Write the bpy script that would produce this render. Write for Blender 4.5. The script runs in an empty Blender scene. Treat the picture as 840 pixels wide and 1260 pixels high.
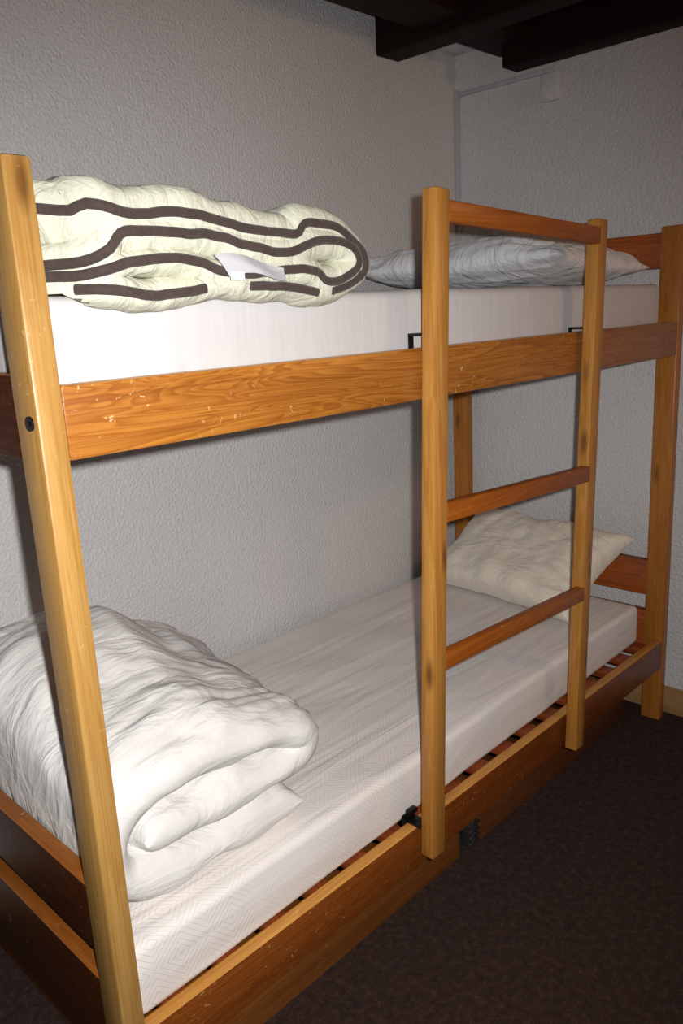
import bpy, bmesh, math, random
from mathutils import Vector, Matrix, noise
random.seed(4)
SC = bpy.context.scene
COL = SC.collection
V = Vector

# ------------------------------------------------------------------ materials
class NT:
    def __init__(s, name):
        s.m = bpy.data.materials.new(name); s.m.use_nodes = True
        s.t = s.m.node_tree; s.b = s.t.nodes['Principled BSDF']
    def n(s, kind, **kw):
        x = s.t.nodes.new(kind)
        for k, v in kw.items():
            if k in x.inputs: x.inputs[k].default_value = v
            else: setattr(x, k, v)
        return x
    def l(s, a, b): s.t.links.new(a, b)
    def ramp(s, fac, stops):
        r = s.n('ShaderNodeValToRGB'); e = r.color_ramp.elements
        while len(e) < len(stops): e.new(0.5)
        for i, (p, c) in enumerate(stops):
            e[i].position = p; e[i].color = (c, c, c, 1) if isinstance(c, (int, float)) else (*c, 1)
        s.l(fac, r.inputs[0]); return r.outputs[0]
    def mix(s, fac, a, b, mode='MIX'):
        x = s.n('ShaderNodeMix', data_type='RGBA', blend_type=mode)
        for v, i in ((fac, 0), (a, 6), (b, 7)):
            if isinstance(v, (int, float)): x.inputs[i].default_value = v
            elif isinstance(v, tuple): x.inputs[i].default_value = (*v, 1)
            else: s.l(v, x.inputs[i])
        return x.outputs[2]
    def math(s, op, a, b=0.0, c=None):
        x = s.n('ShaderNodeMath', operation=op)
        for v, i in ((a, 0), (b, 1), (c, 2)):
            if v is None: continue
            if isinstance(v, (int, float)): x.inputs[i].default_value = v
            else: s.l(v, x.inputs[i])
        return x.outputs[0]
    def bump(s, h, strength, dist, prev=None):
        b = s.n('ShaderNodeBump'); b.inputs['Strength'].default_value = strength; b.inputs['Distance'].default_value = dist
        s.l(h, b.inputs['Height'])
        if prev is not None: s.l(prev, b.inputs['Normal'])
        return b.outputs[0]
    def coords(s, scale=(1, 1, 1), rot=(0, 0, 0), loc=(0, 0, 0)):
        tc = s.n('ShaderNodeTexCoord'); mp = s.n('ShaderNodeMapping')
        mp.inputs['Scale'].default_value = scale; mp.inputs['Rotation'].default_value = rot; mp.inputs['Location'].default_value = loc
        s.l(tc.outputs['Object'], mp.inputs[0]); return mp.outputs[0]
    def noise(s, vec, scale, detail=4, rough=.55, dist=0):
        x = s.n('ShaderNodeTexNoise'); x.inputs['Scale'].default_value = scale; x.inputs['Detail'].default_value = detail
        x.inputs['Roughness'].default_value = rough; x.inputs['Distortion'].default_value = dist
        s.l(vec, x.inputs['Vector']); return x.outputs[0]

def wood(name, axis, light, mid, dark, rough=.38, rings=1.0, wear=.35, knots=0.0, loc=(0, 0, 0), coat=.08):
    N = NT(name)
    k = {'x': (1, 9, 9), 'y': (9, 1, 9), 'z': (9, 9, 1)}[axis]
    c = N.coords(scale=k, loc=loc)
    warp = N.noise(c, 1.1, 3, .5)
    g = N.noise(c, 1.6, 2, .5, 1.4)
    lines = N.math('FRACT', N.math('MULTIPLY', g, 9.0 * rings))
    lines = N.ramp(lines, [(0, .95), (.5, .55), (.86, .15), (1, .9)])
    k2 = tuple(v * (1 if v == 1 else 9) for v in k)
    fine = N.noise(N.coords(scale=k2, loc=loc), 3.0, 3, .6)
    col = N.mix(lines, mid, light)
    dk = N.math('MULTIPLY', N.ramp(fine, [(.45, 0), (.75, 1)]), .55)
    col = N.mix(dk, col, dark)
    col = N.mix(N.math('MULTIPLY', N.ramp(warp, [(.42, 0), (.68, 1)]), .35), col, dark)
    if knots:
        ks = {'x': (2.6, 9, 9), 'y': (9, 2.6, 9), 'z': (9, 9, 2.6)}[axis]
        v = N.n('ShaderNodeTexVoronoi'); v.inputs['Scale'].default_value = 1.8
        N.l(N.coords(scale=ks, loc=(loc[0] + 3.3, loc[1] + 1.7, loc[2] + .4)), v.inputs['Vector'])
        kn = N.ramp(v.outputs['Distance'], [(.06, 1), (.20, 0)])
        col = N.mix(N.math('MULTIPLY', kn, knots), col, (.10, .032, .006))
    # scuffs: short pale nicks in the varnish
    sc = N.noise(N.coords(scale=(1, 1, 1), loc=loc), 95, 2, .6, 1.0)
    patch = N.noise(N.coords(loc=loc), 5, 2, .5)
    nick = N.math('MULTIPLY', N.ramp(sc, [(.66, 0), (.72, 1)]), N.ramp(patch, [(.46, 0), (.62, 1)]))
    col = N.mix(N.math('MULTIPLY', nick, wear), col, (.75, .52, .26))
    N.l(col, N.b.inputs['Base Color'])
    N.b.inputs['Roughness'].default_value = rough
    N.b.inputs['Coat Weight'].default_value = coat; N.b.inputs['Coat Roughness'].default_value = .25
    N.l(N.bump(fine, .25, .0012), N.b.inputs['Normal'])
    N.b.inputs['Specular IOR Level'].default_value = .3
    if coat == 0: N.b.inputs['Specular IOR Level'].default_value = .15
    return N.m

def cloth(name, col, col2, wr_scale=14, wr=.5, rough=.85, dist=.02, fine=.15, stretch=(1, 1, 1), sheen=.2):
    N = NT(name)
    c = N.coords(scale=stretch)
    a = N.noise(c, wr_scale, 4, .55, 1.2)
    b = N.noise(N.coords(), wr_scale * 16, 2, .5)
    N.l(N.mix(N.ramp(a, [(.35, 0), (.7, 1)]), col, col2), N.b.inputs['Base Color'])
    N.b.inputs['Roughness'].default_value = rough
    N.b.inputs['Sheen Weight'].default_value = sheen
    n1 = N.bump(a, wr, dist)
    N.l(N.bump(b, fine, .002, n1), N.b.inputs['Normal'])
    return N.m

def plain(name, col, rough=.5, metal=0.0):
    N = NT(name); N.b.inputs['Base Color'].default_value = (*col, 1)
    N.b.inputs['Roughness'].default_value = rough; N.b.inputs['Metallic'].default_value = metal
    s = N.noise(N.coords(), 60, 3, .5)
    N.l(N.mix(N.math('MULTIPLY', N.ramp(s, [(.4, 0), (.7, 1)]), .25), col, tuple(v * .7 for v in col)), N.b.inputs['Base Color'])
    return N.m

def stucco(name, col, col2):
    N = NT(name); c = N.coords()
    a = N.noise(c, 125, 3, .6, .1)
    b = N.noise(c, 300, 2, .5)
    big = N.noise(c, 1.5, 3, .5)
    colr = N.mix(N.ramp(big, [(.35, 0), (.7, 1)]), col, col2)
    N.l(colr, N.b.inputs['Base Color']); N.b.inputs['Roughness'].default_value = .92
    h = N.math('ADD', N.ramp(a, [(.32, 0), (.68, 1)]), N.math('MULTIPLY', b, .45))
    N.l(N.bump(h, .65, .0045), N.b.inputs['Normal'])
    return N.m

def carpet_mat():
    N = NT('brown_carpet'); c = N.coords()
    a = N.noise(c, 420, 2, .7); b = N.noise(c, 60, 3, .6)
    f = N.math('ADD', N.math('MULTIPLY', a, .6), N.math('MULTIPLY', b, .4))
    col = N.ramp(f, [(.33, (.022, .012, .0095)), (.52, (.052, .030, .025)), (.70, (.125, .080, .067))])
    N.l(col, N.b.inputs['Base Color']); N.b.inputs['Roughness'].default_value = 1.0
    N.l(N.bump(f, .9, .008), N.b.inputs['Normal'])
    N.b.inputs['Specular IOR Level'].default_value = .1
    return N.m

def quilt_mat():
    # woven cover with a nested-diamond (greek key like) quilting
    N = NT('quilted_mattress_cover')
    tc = N.n('ShaderNodeTexCoord'); sp = N.n('ShaderNodeSeparateXYZ'); N.l(tc.outputs['Object'], sp.inputs[0])
    P = .105
    def cell(sock, p, off=0.0):
        f = N.math('FRACT', N.math('ADD', N.math('DIVIDE', sock, p), off)); return N.math('ABSOLUTE', N.math('SUBTRACT', f, .5))
    yz = N.math('ADD', sp.outputs[1], sp.outputs[2])
    d = N.math('ADD', cell(sp.outputs[0], P), cell(yz, P))
    ln = N.math('ABSOLUTE', N.math('SINE', N.math('MULTIPLY', d, 26.0)))
    ln = N.ramp(ln, [(.0, 1), (.35, 0)])
    fd = N.noise(N.coords(), 5, 3, .5)
    fade = N.ramp(fd, [(.36, .25), (.62, 1)])
    q = N.math('MULTIPLY', ln, fade)
    wr = N.noise(N.coords(scale=(1.0, 7, 3), rot=(0, 0, math.radians(28))), 1.6, 3, .5, .6)
    col = N.mix(N.math('MULTIPLY', q, .34), (.76, .715, .675), (.56, .515, .49))
    blotch = N.noise(N.coords(scale=(1, 1.6, 1)), 3.2, 3, .5)
    col = N.mix(N.math('MULTIPLY', N.ramp(blotch, [(.52, 0), (.66, 1)]), .25), col, (.60, .60, .635))
    N.l(col, N.b.inputs['Base Color']); N.b.inputs['Roughness'].default_value = .8
    n1 = N.bump(wr, .5, .025)
    N.l(N.bump(q, .35, -.003, n1), N.b.inputs['Normal'])
    return N.m

def upper_mattress_mat():
    N = NT('white_mattress_fabric')
    v = N.n('ShaderNodeTexVoronoi'); v.inputs['Scale'].default_value = 9; v.inputs['Randomness'].default_value = .55
    N.l(N.coords(scale=(1, 1, .9)), v.inputs['Vector'])
    ring = N.math('ABSOLUTE', N.math('SUBTRACT', v.outputs['Distance'], .24))
    motif = N.ramp(ring, [(.015, 1), (.06, 0)])
    br = N.noise(N.coords(), 26, 3, .6)
    motif = N.math('MULTIPLY', motif, N.ramp(br, [(.50, 0), (.62, 1)]))
    col = N.mix(N.math('MULTIPLY', motif, .22), (.545, .53, .53), (.32, .305, .31))
    N.l(col, N.b.inputs['Base Color']); N.b.inputs['Roughness'].default_value = .6
    w = N.noise(N.coords(scale=(6, 6, 1)), 6, 2, .5)
    N.l(N.bump(w, .25, .006), N.b.inputs['Normal'])
    return N.m

PINE_Z = wood('pale_varnished_pine_upright', 'z', (.41, .238, .070), (.365, .19, .045), (.21, .078, .012), knots=.75, rings=.5, wear=.5)
PINE_LAD = wood('pale_varnished_pine_ladder', 'z', (.50, .24, .052), (.42, .175, .030), (.23, .068, .008), knots=.8, rings=.5, wear=.35, loc=(.7, .2, .5))
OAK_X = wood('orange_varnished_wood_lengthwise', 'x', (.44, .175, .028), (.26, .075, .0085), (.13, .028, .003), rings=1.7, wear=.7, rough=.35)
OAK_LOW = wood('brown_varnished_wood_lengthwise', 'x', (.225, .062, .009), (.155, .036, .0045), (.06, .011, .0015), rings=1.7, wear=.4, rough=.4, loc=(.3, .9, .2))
EDGE_X = wood('pale_orange_top_lengthwise', 'x', (.58, .285, .065), (.47, .20, .036), (.30, .10, .015), rings=.7, wear=.5)  # paler orange for the upward faces of the side rails
EDGE_Y = wood('orange_top_crosswise', 'y', (.26, .085, .012), (.19, .055, .007), (.13, .03, .004), rings=.7, wear=.3)  # separate orange tone for the upward faces of the end boards
DARK_Y = wood('shade_darkened_wood_crosswise', 'y', (.045, .012, .003), (.03, .007, .002), (.012, .003, .001), rings=1.2, wear=.2)  # shade on the left end boards, painted in as a near-black wood colour
PINE_D = wood('honey_pine_upright', 'z', (.44, .18, .032), (.36, .12, .017), (.24, .065, .008), knots=.7, rings=.8, wear=.2, loc=(.4, .8, .1))
OAK_X2 = wood('red_brown_varnished_wood_rung', 'x', (.36, .105, .013), (.29, .072, .008), (.13, .026, .003), rings=1.0, wear=.5, loc=(.2, .5, .1))
OAK_Y = wood('dark_red_stained_wood_crosswise', 'y', (.40, .10, .02), (.28, .06, .011), (.12, .024, .004), rings=1.2, wear=.3)
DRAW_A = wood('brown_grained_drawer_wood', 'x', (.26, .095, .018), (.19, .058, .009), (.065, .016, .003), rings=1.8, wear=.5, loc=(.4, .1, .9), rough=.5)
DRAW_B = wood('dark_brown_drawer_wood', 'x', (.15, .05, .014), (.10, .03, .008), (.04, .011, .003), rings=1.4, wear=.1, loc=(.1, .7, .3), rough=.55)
SLATW = wood('reddish_slat_wood', 'y', (.24, .052, .014), (.17, .034, .009), (.08, .015, .004), rings=1, wear=.1)
BEAM = wood('nearly_black_stained_beam', 'y', (.016, .005, .003), (.011, .0035, .002), (.006, .002, .001), rings=1, wear=0, rough=.7, coat=0)
BEAM_X = wood('nearly_black_stained_trimmer', 'x', (.016, .005, .003), (.011, .0035, .002), (.006, .002, .001), rings=1, wear=0, rough=.7, coat=0)
WALL = stucco('pale_grey_stucco', (.68, .675, .67), (.63, .62, .615))
CARPET = carpet_mat()
QUILT = quilt_mat()
UMAT = upper_mattress_mat()
DUV_W = cloth('white_duvet_cotton', (.70, .68, .65), (.67, .655, .635), 5, .45, dist=.03, stretch=(1, 3.2, 1.4), sheen=.05)
DUV_C = cloth('cream_duvet_cotton', (.60, .60, .48), (.55, .55, .43), 18, .5, dist=.018, stretch=(1.5, 1, .8), sheen=.05)
PIPING = cloth('dark_brown_piping', (.050, .030, .024), (.035, .02, .016), 40, .3)
PIL_U = cloth('white_pillow_cotton', (.74, .74, .75), (.68, .68, .70), 8, .6, dist=.03, stretch=(1, 2, 1))
PIL_L = cloth('ivory_pillow_cotton', (.72, .66, .55), (.66, .60, .50), 9, .6, dist=.02, stretch=(2, 1, 1))
BLACK = plain('black_metal', (.012, .012, .013), .35, .6)
DARKGREY = plain('dark_grey_plastic', (.02, .018, .018), .5)
WHITEP = plain('white_plastic', (.62, .62, .63), .45)
GREYP = plain('pale_blue_grey_plastic', (.46, .46, .52), .5)
LABELW = plain('white_satin_label', (.80, .80, .84), .3)
BASEB = wood('pale_pine_baseboard', 'y', (.42, .25, .11), (.36, .20, .08), (.2, .1, .04), rings=.6, wear=.1)

# ------------------------------------------------------------------ geometry helpers
def add_box(bm, x0, x1, y0, y1, z0, z1, bev=.003, fn=None, seg=2):
    ret = bmesh.ops.create_cube(bm, size=1)
    vs = ret['verts']
    for v in vs:
        v.co = V(((x0 + x1) / 2 + v.co.x * (x1 - x0), (y0 + y1) / 2 + v.co.y * (y1 - y0), (z0 + z1) / 2 + v.co.z * (z1 - z0)))
    if bev > 0:
        es = list({e for v in vs for e in v.link_edges})
        r = bmesh.ops.bevel(bm, geom=es, offset=bev, segments=seg, profile=.5, affect='EDGES')
        vs = list({v for f in r['faces'] for v in f.verts} | {v for v in vs if v.is_valid})
    if fn:
        for v in vs: v.co = V(fn(*v.co))
    return vs

def link(name, bm, mat, parent=None, origin=None, smooth=True):
    """one mesh object; vertices are given in world space and stored relative to the thing's own origin"""
    org = V(origin) if origin is not None else (V(parent['org']) if parent is not None else V((0, 0, 0)))
    for v in bm.verts: v.co -= org
    bmesh.ops.recalc_face_normals(bm, faces=bm.faces[:])
    me = bpy.data.meshes.new(name); bm.to_mesh(me); bm.free()
    if smooth:
        for p in me.polygons: p.use_smooth = True
    o = bpy.data.objects.new(name, me); COL.objects.link(o)
    if mat: me.materials.append(mat)
    if parent is not None:
        o.parent = parent; o['org'] = list(org)
    else:
        o.location = org; o['org'] = list(org)
    if smooth:
        try:
            me.set_sharp_from_angle(angle=math.radians(40))
        except Exception: pass
    return o

def top_faces(o, mat):
    o.data.materials.append(mat)
    for p in o.data.polygons:
        if p.normal.z > .6: p.material_index = 1
    return o

def tag(o, label, cat, group=None):
    o['label'] = label; o['category'] = cat
    if group: o['group'] = group
    return o

def thing(name, loc, label, cat, group=None):
    o = bpy.data.objects.new(name, None); COL.objects.link(o); o.location = loc; o['org'] = list(loc)
    o.empty_display_size = .1
    return tag(o, label, cat, group)

def struct(o): o['kind'] = 'structure'; return o

def box_obj(name, dims, mat, parent=None, bev=.003, fn=None, origin=None):
    bm = bmesh.new(); add_box(bm, *dims, bev=bev, fn=fn)
    return link(name, bm, mat, parent, origin)

def smooth_path(pts, n):
    """Catmull-Rom resample to n points, equal arc length"""
    P = [V(p) for p in pts]
    P = [P[0] * 2 - P[1]] + P + [P[-1] * 2 - P[-2]]
    dense = []
    for i in range(1, len(P) - 2):
        a, b, c, d = P[i - 1], P[i], P[i + 1], P[i + 2]
        for k in range(24):
            t = k / 24
            dense.append(.5 * ((2 * b) + (c - a) * t + (2 * a - 5 * b + 4 * c - d) * t * t + (3 * b - a - 3 * c + d) * t ** 3))
    dense.append(P[-2])
    L = [0]
    for i in range(1, len(dense)): L.append(L[-1] + (dense[i] - dense[i - 1]).length)
    out = []; j = 0
    for k in range(n):
        s = L[-1] * k / (n - 1)
        while j < len(L) - 2 and L[j + 1] < s: j += 1
        t = (s - L[j]) / max(L[j + 1] - L[j], 1e-9)
        out.append(dense[j].lerp(dense[j + 1], min(t, 1)))
    return out

def folded_layer(bm, pts, half, y0, y1, shape, n=90, ny=60, edge=.045, wr=.006, seed=0.0, crease=0.0):
    """a puffy quilt layer: the (x,z) path swept along y, cushion-rounded at both y ends.
    half(t) is the half thickness along the path; shape(x,y,z) bends the result"""
    path = smooth_path([(p[0], 0, p[1]) for p in pts], n)
    nrm = []
    for i in range(n):
        a, b = path[max(i - 1, 0)], path[min(i + 1, n - 1)]
        t = (b - a).normalized(); nrm.append(V((-t.z, 0, t.x)))
    # closed outline, + side then - side, with round ends
    ol = []
    for i in range(n):
        t = i / (n - 1); e = min(1, min(i, n - 1 - i) / (n * .035)) ; e = math.sqrt(max(0, 1 - (1 - e) ** 2)) if e < 1 else 1
        ol.append((i, 1, half(t) * max(e, .12)))
    for i in range(n - 1, -1, -1):
        t = i / (n - 1); e = min(1, min(i, n - 1 - i) / (n * .035)); e = math.sqrt(max(0, 1 - (1 - e) ** 2)) if e < 1 else 1
        ol.append((i, -1, half(t) * max(e, .12)))
    rings = []
    for j in range(ny + 1):
        u = j / ny
        u = u - .1 * math.sin(2 * math.pi * u)          # denser rows near both edges
        y = y0 + (y1 - y0) * u
        d = min(y - y0, y1 - y)
        k = 1.0 if d > edge else math.sqrt(max(0, 1 - (1 - d / edge) ** 2))
        k = max(k, .06)
        ring = []
        for (i, s, h) in ol:
            c = path[i] + nrm[i] * (s * h * k); c.y = y
            q = V((c.x * 9 + seed, y * 5, c.z * 9))
            w = noise.fractal(q, 1.0, 2.0, 4) * wr
            q2 = V((c.x * 24, y * 9 + seed, c.z * 24))
            w += noise.noise(q2) * wr * .45
            if crease:
                m_ = noise.noise(V((c.x * 3.1, y * 3.0, seed + 2)))
                for fq, am in ((11, 1.0), (23, .55)):
                    rv = noise.noise(V((c.x * 2.6 + c.z * 2 + seed, y * fq + m_ * 2.2 - c.x * fq * .35, c.z * 2.0 + fq)))
                    w += (abs(rv) - .22) * crease * am
            c = c + nrm[i] * (s * w * (.35 + .65 * k)); c.y += noise.noise(V((c.x * 14, seed * 3, c.z * 14))) * wr * .9
            ring.append(bm.verts.new(shape(c.x, c.y, c.z)))
        rings.append(ring)
    m = len(ol)
    for j in range(ny):
        for i in range(m):
            bm.faces.new((rings[j][i], rings[j][(i + 1) % m], rings[j + 1][(i + 1) % m], rings[j + 1][i]))
    for ring in (rings[0], rings[-1]):                    # close both edges along the seam
        for i in range(n - 1):
            a, b, c, d = ring[i], ring[i + 1], ring[m - 2 - i], ring[m - 1 - i]
            if len({a, b, c, d}) == 4: bm.faces.new((a, b, c, d))
    return path

def pillow(bm, sx, sy, T, M, seed=0, n=64, wr=.010, p=3.2, ear=.5, bow=.07, crease=0.0):
    top, bot = {}, {}
    for i in range(n + 1):
        for j in range(n + 1):
            u, v = -1 + 2 * i / n, -1 + 2 * j / n
            u = math.copysign(1 - (1 - abs(u)) ** 1.35, u); v = math.copysign(1 - (1 - abs(v)) ** 1.35, v)
            pull = 1 - bow * (1 - v * v) * (abs(u) ** 4); pull2 = 1 - bow * (1 - u * u) * (abs(v) ** 4)
            x, y = u * sx * pull, v * sy * pull2
            h = T * ((1 - abs(u) ** p) * (1 - abs(v) ** p)) ** ear
            w = noise.fractal(V((x * 9 + seed, y * 9, seed)), 1, 2, 4) * wr + noise.noise(V((x * 4, y * 16 + seed * 2, 1))) * wr * .8
            for fq, am in ((9, 1.0), (19, .5)):
                m_ = noise.noise(V((x * 4, y * 4, seed + 6)))
                rv = noise.noise(V((x * fq + m_ * 2 + seed, y * 3.0 + m_ * 1.5, seed + fq)))
                w += (abs(rv) - .22) * crease * am
            fade = min(1, h / (T * .35))
            edge = i in (0, n) or j in (0, n)
            zt = h + w * fade
            zb = -h * .75 + w * .3 * fade
            a = bm.verts.new(M @ V((x, y, zt + (noise.noise(V((x * 20, y * 20, seed))) * .006 if edge else 0))))
            top[i, j] = a
            bot[i, j] = a if edge else bm.verts.new(M @ V((x, y, zb)))
    for i in range(n):
        for j in range(n):
            bm.faces.new((top[i, j], top[i + 1, j], top[i + 1, j + 1], top[i, j + 1]))
            q = (bot[i, j], bot[i, j + 1], bot[i + 1, j + 1], bot[i + 1, j])
            try: bm.faces.new(q)
            except ValueError: pass

def tube(bm, pts, r, seg=8, flat=None):
    """round (or flat=(w,t) oval) tube through 3-D points"""
    n = len(pts); rings = []
    for i in range(n):
        t = (pts[min(i + 1, n - 1)] - pts[max(i - 1, 0)]).normalized()
        up = V((0, 1, 0)) if abs(t.y) < .9 else V((0, 0, 1))
        a = t.cross(up).normalized(); b = a.cross(t).normalized()
        ra, rb = (r, r) if flat is None else flat
        rings.append([bm.verts.new(pts[i] + a * math.cos(2 * math.pi * k / seg) * ra + b * math.sin(2 * math.pi * k / seg) * rb) for k in range(seg)])
    for i in range(n - 1):
        for k in range(seg):
            bm.faces.new((rings[i][k], rings[i][(k + 1) % seg], rings[i + 1][(k + 1) % seg], rings[i + 1][k]))
    bm.faces.new(rings[0]); bm.faces.new(rings[-1][::-1])

# ------------------------------------------------------------------ measures (metres)
L, W = 2.0, .8155            # bunk outer length and depth
PW, PD, H = .038, .063, 1.5538
YW, XW = .84, 2.045          # faces of the back wall and the end wall
X0, Y0, ZC = -1.7, -2.7, 2.32

# ------------------------------------------------------------------ room shell
def slab(name, x0, x1, y0, y1, z0, z1, mat): return struct(box_obj(name, (x0, x1, y0, y1, z0, z1), mat, bev=0))
slab('floor', X0 - .1, XW + .1, Y0 - .1, YW + .1, -.1, 0, CARPET)
slab('wall_back', X0 - .1, XW + .1, YW, YW + .1, 0, ZC, WALL)
slab('wall_right', XW, XW + .1, Y0 - .1, YW, 0, ZC, WALL)
slab('wall_left', X0 - .1, X0, Y0 - .1, YW, 0, ZC, WALL)
slab('wall_front', X0, XW, Y0 - .1, Y0, 0, ZC, WALL)
slab('ceiling', X0 - .1, XW + .1, Y0 - .1, YW + .1, ZC, ZC + .1, BEAM)
struct(box_obj('baseboard_right', (XW - .014, XW, Y0, YW, 0, .092), BASEB, bev=.003))
struct(box_obj('baseboard_back', (X0, XW - .014, YW - .014, YW, 0, .092), BASEB, bev=.003))

b = box_obj('ceiling_beam', (1.628, 1.735, -2.6, YW, 2.122, ZC), BEAM, bev=.006, origin=(1.68, -.9, ZC))
tag(b, 'dark ceiling joist reaching the back wall left of the room corner', 'beam', 'dark ceiling beams')
b = box_obj('ceiling_beam', (1.958, XW, -2.6, .598, 2.087, ZC), BEAM, bev=.006, origin=(2.0, -1, ZC))
tag(b, 'dark ceiling joist running along the top of the right wall', 'beam', 'dark ceiling beams')
b = box_obj('ceiling_beam', (X0, XW, .50, .66, 2.146, ZC), BEAM_X, bev=.004, origin=(.2, .58, ZC))
tag(b, 'long dark ceiling beam running parallel to the back wall', 'beam', 'dark ceiling beams')

# white box in the corner under the beams, cable trunking and its switch box
t = thing('junction_box', (1.985, .80, 2.185), 'small white box tucked under the dark beams in the room corner', 'box')
box_obj('housing', (1.925, XW, .765, YW, 2.190, 2.262), WHITEP, t, bev=.006)
box_obj('lid', (1.930, XW - .004, .758, .766, 2.196, 2.256), WHITEP, t, bev=.002)
bm = bmesh.new()
add_box(bm, XW - .016, XW, YW - .016, YW, .10, 2.082, bev=.002)
add_box(bm, XW - .013, XW, .468, YW - .016, 2.060, 2.074, bev=.002)
o = link('cable_trunking', bm, GREYP, origin=(XW, YW, .1))
tag(o, 'thin pale cable trunking up the wall corner and along the right wall', 'trunking')
t = thing('connection_box', (XW, .467, 1.976), 'small white square box on the right wall at the end of the trunking', 'box')
box_obj('housing', (XW - .022, XW, .434, .500, 1.976, 2.058), WHITEP, t, bev=.004)
box_obj('cover', (XW - .027, XW - .021, .438, .496, 1.980, 2.054), WHITEP, t, bev=.002)

# ------------------------------------------------------------------ bunk bed
bed = thing('bunk_bed', (L / 2, W / 2, 0), 'wooden bunk bed with pale pine posts and orange varnished rails against the wall', 'bunk bed')
posts = []
for (x, y) in ((0, 0), (L - PW, 0), (0, W - PD), (L - PW, W - PD)):
    posts.append(box_obj('post', (x, x + PW, y, y + PD, 0, H), PINE_Z if x == 0 else PINE_D, bed, bev=.0055))
RY = .028
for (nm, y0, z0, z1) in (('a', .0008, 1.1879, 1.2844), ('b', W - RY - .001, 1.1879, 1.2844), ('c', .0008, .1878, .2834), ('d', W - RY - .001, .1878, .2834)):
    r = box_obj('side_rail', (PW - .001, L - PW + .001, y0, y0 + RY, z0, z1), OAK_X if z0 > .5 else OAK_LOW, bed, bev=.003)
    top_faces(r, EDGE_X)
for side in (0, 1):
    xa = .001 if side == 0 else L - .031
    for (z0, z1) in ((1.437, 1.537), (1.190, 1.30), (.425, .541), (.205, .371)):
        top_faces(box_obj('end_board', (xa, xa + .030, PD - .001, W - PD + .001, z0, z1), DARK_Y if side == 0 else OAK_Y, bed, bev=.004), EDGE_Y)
# ledgers that carry the slats, and the slats
for zl in (.262, 1.235):
    for y0 in (RY + .001, W - RY - .023):
        box_obj('ledger', (PW, L - PW, y0, y0 + .021, zl - .03, zl), OAK_X2, bed, bev=.002)
for zl in (.262, 1.235):
    for k in range(17):
        xs = .085 + k * .111
        box_obj('slat', (xs, xs + .050, RY + .002, W - RY - .002, zl, zl + .020), SLATW, bed, bev=.003)
# recessed black cap of the rail bolt on the near post's outer side
def bolt(x, y, z, sgn):
    bm = bmesh.new()
    M = Matrix.Translation((x, y, z)) @ Matrix.Rotation(math.pi / 2, 4, 'Y')
    bmesh.ops.create_cone(bm, cap_ends=True, segments=24, radius1=.0095, radius2=.0095, depth=.006, matrix=M)
    bmesh.ops.create_cone(bm, cap_ends=True, segments=6, radius1=.004, radius2=.004, depth=.009, matrix=M)
    o = link('bolt_cap', bm, BLACK, bed); o['label'] = 'black round bolt cap'
bolt(.0, .019, 1.240, -1); bolt(L, .019, 1.240, 1); bolt(.0, .019, .238, -1); bolt(L, .019, .238, 1)

# ------------------------------------------------------------------ ladder, hung a little crooked on the upper rail
LR = -.043
def lad(x, y, z):
    c, s = math.cos(LR), math.sin(LR); dx, dz = x - 1.1, z - .8
    return (1.1 + c * dx - s * dz, y, .8 + s * dx + c * dz)
YL, WL, DL, XA, XB, HL, ZL = -.0399, .044, .0321, .731, 1.3478, 1.5509, .206
ladder = thing('bunk_ladder', lad((XA + XB) / 2 + .02, -.024, ZL), 'pine ladder with three reddish rungs hooked crookedly over the upper bunk rail', 'ladder')
for x in (XA, XB):
    box_obj('stile', (x, x + WL, YL, YL + DL, ZL, HL), PINE_LAD, ladder, bev=.004, fn=lad)
for (z1, z0) in ((1.532, 1.4934), (.972, .9326), (.6609, .6238)):
    box_obj('rung', (XA + WL - .001, XB + .010, YL - .0008, YL + .022, z0, z1), OAK_X2, ladder, bev=.003, fn=lad)
for (x, dz) in ((.7620, .0275), (1.3750, .0110)):      # flat black steel hooks reaching over the upper side rail
    bm = bmesh.new()
    zt = 1.2844 + dz
    add_box(bm, x, x + .014, .0292, .0325, 1.225, zt, bev=.001)
    add_box(bm, x, x + .030, -.0075, .0325, zt - .005, zt, bev=.001)
    o = link('hook', bm, BLACK, ladder); o['label'] = 'black steel hook'

bm = bmesh.new()    # small black bracket tying the ladder foot to the lower rail
add_box(bm, .694, .735, .0290, .0340, .255, .304, bev=.002)
add_box(bm, .705, .735, -.0075, .0340, .2842, .2890, bev=.001)
add_box(bm, .708, .735, .020, .0340, .300, .311, bev=.002)
o = link('bracket', bm, BLACK, ladder); o['label'] = 'black metal bracket'

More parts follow.
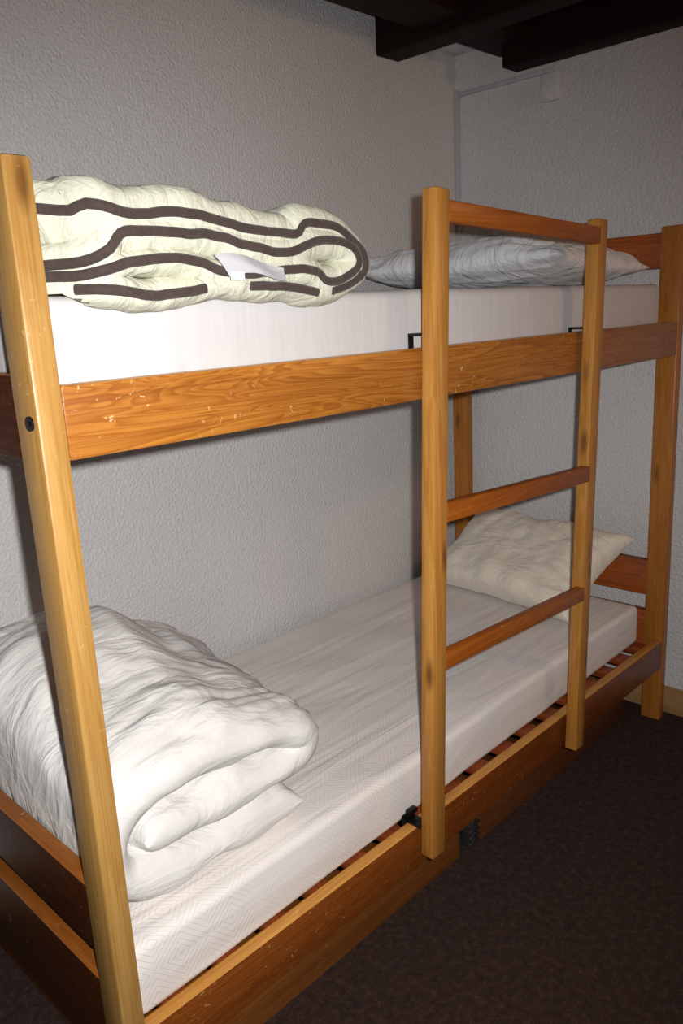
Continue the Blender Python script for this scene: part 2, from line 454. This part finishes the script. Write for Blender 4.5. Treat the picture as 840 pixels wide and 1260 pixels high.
# ------------------------------------------------------------------ under-bed drawers
def drawer(x0, x1, mat, label, ridges):
    d = thing('underbed_drawer', ((x0 + x1) / 2, .42, 0), label, 'drawer', 'drawers under the lower bunk')
    yf = .092
    box_obj('front_panel', (x0, x1, yf, yf + .020, .004, .172), mat, d, bev=.003)
    for xs in (x0 + .006, x1 - .022):
        box_obj('side_panel', (xs, xs + .016, yf + .021, .72, .012, .155), mat, d, bev=.002)
    box_obj('back_panel', (x0 + .023, x1 - .023, .704, .72, .012, .155), mat, d, bev=.002)
    box_obj('bottom_panel', (x0 + .023, x1 - .023, yf + .021, .703, .012, .020), mat, d, bev=.001)
    if ridges:      # ribbed dark block with chevron ridges beside the front
        bm = bmesh.new()
        add_box(bm, x0 - .045, x0 - .002, yf + .006, yf + .03, .004, .10, bev=.002)
        for k in range(5):
            z = .016 + k * .018
            for s in (-1, 1):
                def f(x, y, zz, s=s, z=z): return (x, y, zz + abs(x - (x0 - .0235)) * -.55)
                xa, xb = (x0 - .045, x0 - .0235) if s < 0 else (x0 - .0235, x0 - .002)
                add_box(bm, xa, xb, yf - .001, yf + .008, z, z + .008, bev=.001, fn=f)
        o = link('corner_block', bm, DARKGREY, d); o['label'] = 'dark block with chevron ridges'
    return d
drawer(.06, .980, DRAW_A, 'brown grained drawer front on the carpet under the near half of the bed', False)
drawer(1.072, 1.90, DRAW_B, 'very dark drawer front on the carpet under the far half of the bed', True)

# ------------------------------------------------------------------ mattresses
def mattress(name, x0, x1, y0, y1, z0, z1, skew, mat, label, seed, sag=.003, rad=.016):
    bm = bmesh.new()
    add_box(bm, x0, x1, y0, y1, z0, z1, bev=rad, seg=4)
    bmesh.ops.subdivide_edges(bm, edges=[e for e in bm.edges if e.calc_length() > .3], cuts=60, use_grid_fill=True)
    for v in bm.verts:
        x, y, z = v.co
        t = (y1 - y) / (y1 - y0)
        v.co.y += skew * (x - x0) / (x1 - x0) * t
        n = noise.noise(V((x * 6 + seed, y * 6, z * 6)))
        if z > (z0 + z1) / 2: v.co.z += n * sag
        v.co.y += noise.noise(V((x * 7, seed, z * 12))) * sag * .8 * t
    return bm
bm = mattress('m', .040, 1.905, .024, .808, .2835, .410, .033, QUILT, '', 2)
lm = link('mattress', bm, QUILT, origin=(.97, .41, .2835))
tag(lm, 'pinkish white quilted mattress on the slats of the lower bunk', 'mattress', 'bunk mattresses')
bm = mattress('m',   .041, 1.925, .0345, .784, 1.2555, 1.394, .004, UMAT, '', 7, sag=.002, rad=.02)
um = link('mattress', bm, UMAT, origin=(.98, .41, 1.2555))
tag(um, 'smooth bright white mattress behind the rail of the upper bunk', 'mattress', 'bunk mattresses')

# ------------------------------------------------------------------ pillows
bm = bmesh.new()
M = Matrix.Translation((1.640, .41, 1.456)) @ Matrix.Rotation(math.radians(3), 4, 'Y') @ Matrix.Rotation(math.radians(3), 4, 'Z')
pillow(bm, .285, .345, .076, M, seed=2.2, wr=.007, ear=.5, p=2.6, crease=.034)
for v in bm.verts: v.co.z = max(v.co.z, 1.3965)
o = link('pillow', bm, PIL_U, origin=(1.64, .41, 1.396))
tag(o, 'rumpled white pillow on the upper bunk behind the top of the ladder', 'pillow', 'pillows')
bm = bmesh.new()
M = Matrix.Translation((1.786, .412, .530)) @ Matrix.Rotation(math.radians(-8), 4, 'Z') @ Matrix.Rotation(math.radians(-31), 4, 'Y')
pillow(bm, .185, .315, .072, M, seed=8.4, wr=.009, ear=.42, bow=.12, p=4, crease=.012)
for v in bm.verts: v.co.z = max(v.co.z, .4135); v.co.x = min(v.co.x, 1.960)
o = link('pillow', bm, PIL_L, origin=(1.75, .42, .413))
tag(o, 'ivory pillow on the lower bunk leaning towards the right end board', 'pillow', 'pillows')

# ------------------------------------------------------------------ folded white duvet, lower bunk
def interp(x, tab):
    if x <= tab[0][0]: return tab[0][1]
    for (a, fa), (b, fb) in zip(tab, tab[1:]):
        if x <= b:
            t = (x - a) / (b - a); t = t * t * (3 - 2 * t); return fa + (fb - fa) * t
    return tab[-1][1]
ZM = .4125
def shape_low(x, y, z):
    g = interp(y, [(.06, 1.0), (.22, 1.20), (.46, 1.52), (.62, 1.40), (.82, .95)])
    gx = 1 + (g - 1) * interp(x, [(.0, .85), (.18, 1.0), (.28, .84), (.40, .36), (.52, .02)])
    zz = max(ZM, ZM + (z - ZM) * gx)
    xx = x + interp(y, [(.08, 0), (.8, .075)]) * max(0, (x - .1) / .4)
    k = interp(y, [(.09, 0), (.20, 1)]) * interp(x, [(.05, 1), (.18, 0)]) * interp(z, [(.54, 1), (.66, 0)])
    xx = xx + (.033 - xx) * k if xx > .033 else xx
    if xx < .045: xx = .033 + (.012 * math.exp((xx - .045) / .012))
    return V((xx, y, zz))
low_path = [(.455, .450), (.36, .452), (.25, .455), (.15, .458), (.080, .485), (.058, .545), (.095, .602), (.2, .628), (.33, .620), (.43, .596), (.482, .566), (.462, .532), (.38, .528), (.27, .530), (.18, .533), (.115, .536)]
bm = bmesh.new()
folded_layer(bm, low_path, lambda t: .043 - .006 * math.cos(t * 40), .070, .815, shape_low, n=150, ny=150, edge=.055, wr=.005, seed=5.0, crease=.017)
for v in bm.verts:
    v.co.z = max(v.co.z, ZM + .0005); v.co.y = min(v.co.y, YW - .004)
o = link('duvet', bm, DUV_W, origin=(.28, .44, ZM))
tag(o, 'white duvet folded in thick layers at the left end of the lower bunk', 'duvet', 'folded duvets')

# ------------------------------------------------------------------ folded cream duvet with brown piping, upper bunk
ZU = 1.3965
# (x, z) of the layer centre lines along the fold facing the room
outer = [(.04, 1.526), (.072, 1.520), (.10, 1.512), (.128, 1.507), (.140, 1.514), (.197, 1.503), (.265, 1.508), (.32, 1.505), (.395, 1.492), (.47, 1.486), (.508, 1.486), (.53, 1.503), (.60, 1.500), (.640, 1.478),
         (.668, 1.452), (.668, 1.430), (.63, 1.410), (.57, 1.396), (.535, 1.398), (.495, 1.405), (.36, 1.410), (.265, 1.400), (.215, 1.398), (.17, 1.405), (.06, 1.414)]
inner = [(.045, 1.437), (.075, 1.437), (.130, 1.441), (.158, 1.456), (.185, 1.478), (.26, 1.480), (.345, 1.477), (.39, 1.466), (.48, 1.456), (.54, 1.474), (.595, 1.477), (.633, 1.467), (.648, 1.447), (.640, 1.430), (.60, 1.412),
         (.565, 1.411), (.540, 1.427), (.48, 1.429), (.40, 1.422), (.335, 1.429), (.29, 1.443), (.225, 1.443), (.17, 1.434), (.125, 1.423), (.08, 1.424), (.045, 1.425)]
NEAR = (-.022 + .961) / (.05 + .961)
outer = [(-.4459 + (x + .4459) * NEAR, 1.354 + (z - 1.354) * NEAR - (.004 if i > 14 else 0)) for i, (x, z) in enumerate(outer)]
inner = [(-.4459 + (x + .4459) * NEAR, 1.354 + (z - 1.354) * NEAR) for (x, z) in inner]
def shape_up(x, y, z): return V((x, y + interp(x, [(.0, .092), (.03, .090), (.125, .0)]) * (1 - (y + .03) / .75), z))
bm = bmesh.new()
yo, yi = -.020, -.024
p_out = folded_layer(bm, outer, lambda t: interp(t, [(0, .040), (.3, .036), (.47, .030), (.55, .020), (.62, .019), (.75, .024), (1, .024)]), yo, .66, shape_up, n=150, ny=46, edge=.035, wr=.006, seed=1.3, crease=.006)
p_in = folded_layer(bm, inner, lambda t: interp(t, [(0, .028), (.3, .030), (.45, .028), (.55, .024), (.7, .022), (1, .018)]), yi, .66, shape_up, n=150, ny=46, edge=.035, wr=.006, seed=9.1, crease=.006)
for v in bm.verts:
    v.co.x = max(v.co.x, .004)
    if v.co.y > .024: v.co.z = max(v.co.z, ZU + .001)
duv = link('duvet', bm, DUV_C, origin=(.34, .3, ZU))
tag(duv, 'cream duvet with dark brown piping folded at the left end of the upper bunk', 'duvet', 'folded duvets')
def piping(path, yf, a, b, seed):
    n = len(path)
    pts = []
    for p in path[int(n * a):int(n * b)]:
        pts.append(shape_up(p.x, yf - .0015 + noise.noise(V((p.x * 14, seed * 3, p.z * 14))) * .0055, p.z + noise.noise(V((p.x * 40, seed, 0))) * .0018))
    bm = bmesh.new(); tube(bm, pts, .006, 10, flat=(.0068, .0042))
    o = link('piping', bm, PIPING, duv); o['label'] = 'dark brown piping'
piping(p_out, yo, .005, .60, 1.3); piping(p_out, yo, .625, .74, 1.3); piping(p_out, yo, .80, .955, 1.3)
piping(p_in, yi, .005, .985, 9.1)
bm = bmesh.new()     # white care label and its clear sleeve lying over the piping
gx, gz = 8, 4
vs = {}
for i in range(gx + 1):
    for j in range(gz + 1):
        u, v = i / gx, j / gz
        x = .290 + .107 * u - .03 * v * (1 - u); z = 1.412 + .030 * v * (1 - .35 * u) + .006 * math.sin(u * 5)
        vs[i, j] = bm.verts.new((x, -.038 - .006 * math.sin(u * 3 + v * 2) , z))
for i in range(gx):
    for j in range(gz): bm.faces.new((vs[i, j], vs[i + 1, j], vs[i + 1, j + 1], vs[i, j + 1]))
bmesh.ops.solidify(bm, geom=bm.faces[:], thickness=.0015)
add_box(bm, .286, .310, -.046, -.0435, 1.408, 1.419, bev=.0008)
o = link('care_label', bm, LABELW, duv); o['label'] = 'white satin care label'

# ------------------------------------------------------------------ light
def lamp(name, kind, loc, power, col, **kw):
    d = bpy.data.lights.new(name, kind); d.energy = power; d.color = col
    for k, v in kw.items(): setattr(d, k, v)
    o = bpy.data.objects.new(name, d); COL.objects.link(o); o.location = loc; return o
CAMP = V((-.4459, -.961, 1.354))
yaw, pitch, roll, F = .791, -.242, -.0513, 985.1256
cy, sy, cp, sp = math.cos(yaw), math.sin(yaw), math.cos(pitch), math.sin(pitch)
fwd = V((sy * cp, cy * cp, sp)); right = V((cy, -sy, 0)); up = right.cross(fwd)
cr, sr = math.cos(roll), math.sin(roll)
r_, u_ = right * cr + up * sr, up * cr - right * sr
# the camera's own flash: measured from the shadows, 4.5 cm right of and 3 cm above the lens
fl = lamp('camera_flash', 'SPOT', (-.4082, -.9889, 1.3831), 128, (1.0, .992, .985), shadow_soft_size=.012, spot_size=math.radians(106), spot_blend=1.0)
aim = (fwd - u_ * .12 - r_ * .14).normalized()
fl.rotation_euler = aim.to_track_quat('-Z', 'Y').to_euler()
# warm ceiling bulb of the room
lamp('ceiling_bulb', 'POINT', (1.7, -1.5, 1.95), 13.0, (1.0, .50, .26), shadow_soft_size=.12)
w = bpy.data.worlds.new('room'); SC.world = w; w.use_nodes = True
w.node_tree.nodes['Background'].inputs[0].default_value = (.05, .035, .025, 1)
w.node_tree.nodes['Background'].inputs[1].default_value = .3

# ------------------------------------------------------------------ camera
cd = bpy.data.cameras.new('camera'); cam = bpy.data.objects.new('camera', cd); COL.objects.link(cam)
cd.sensor_fit = 'VERTICAL'; cd.sensor_height = 36; cd.lens = 36 * F / 1260; cd.clip_start = .01
M = Matrix((r_, u_, -fwd)).transposed().to_4x4(); M.translation = CAMP
cam.matrix_world = M
SC.camera = cam
for o in list(bpy.data.objects):
    if 'org' in o: del o['org']
SC.view_settings.view_transform = 'Standard'; SC.view_settings.look = 'None'
SC.view_settings.exposure = 0; SC.view_settings.gamma = 1; SC.view_settings.use_curve_mapping = False
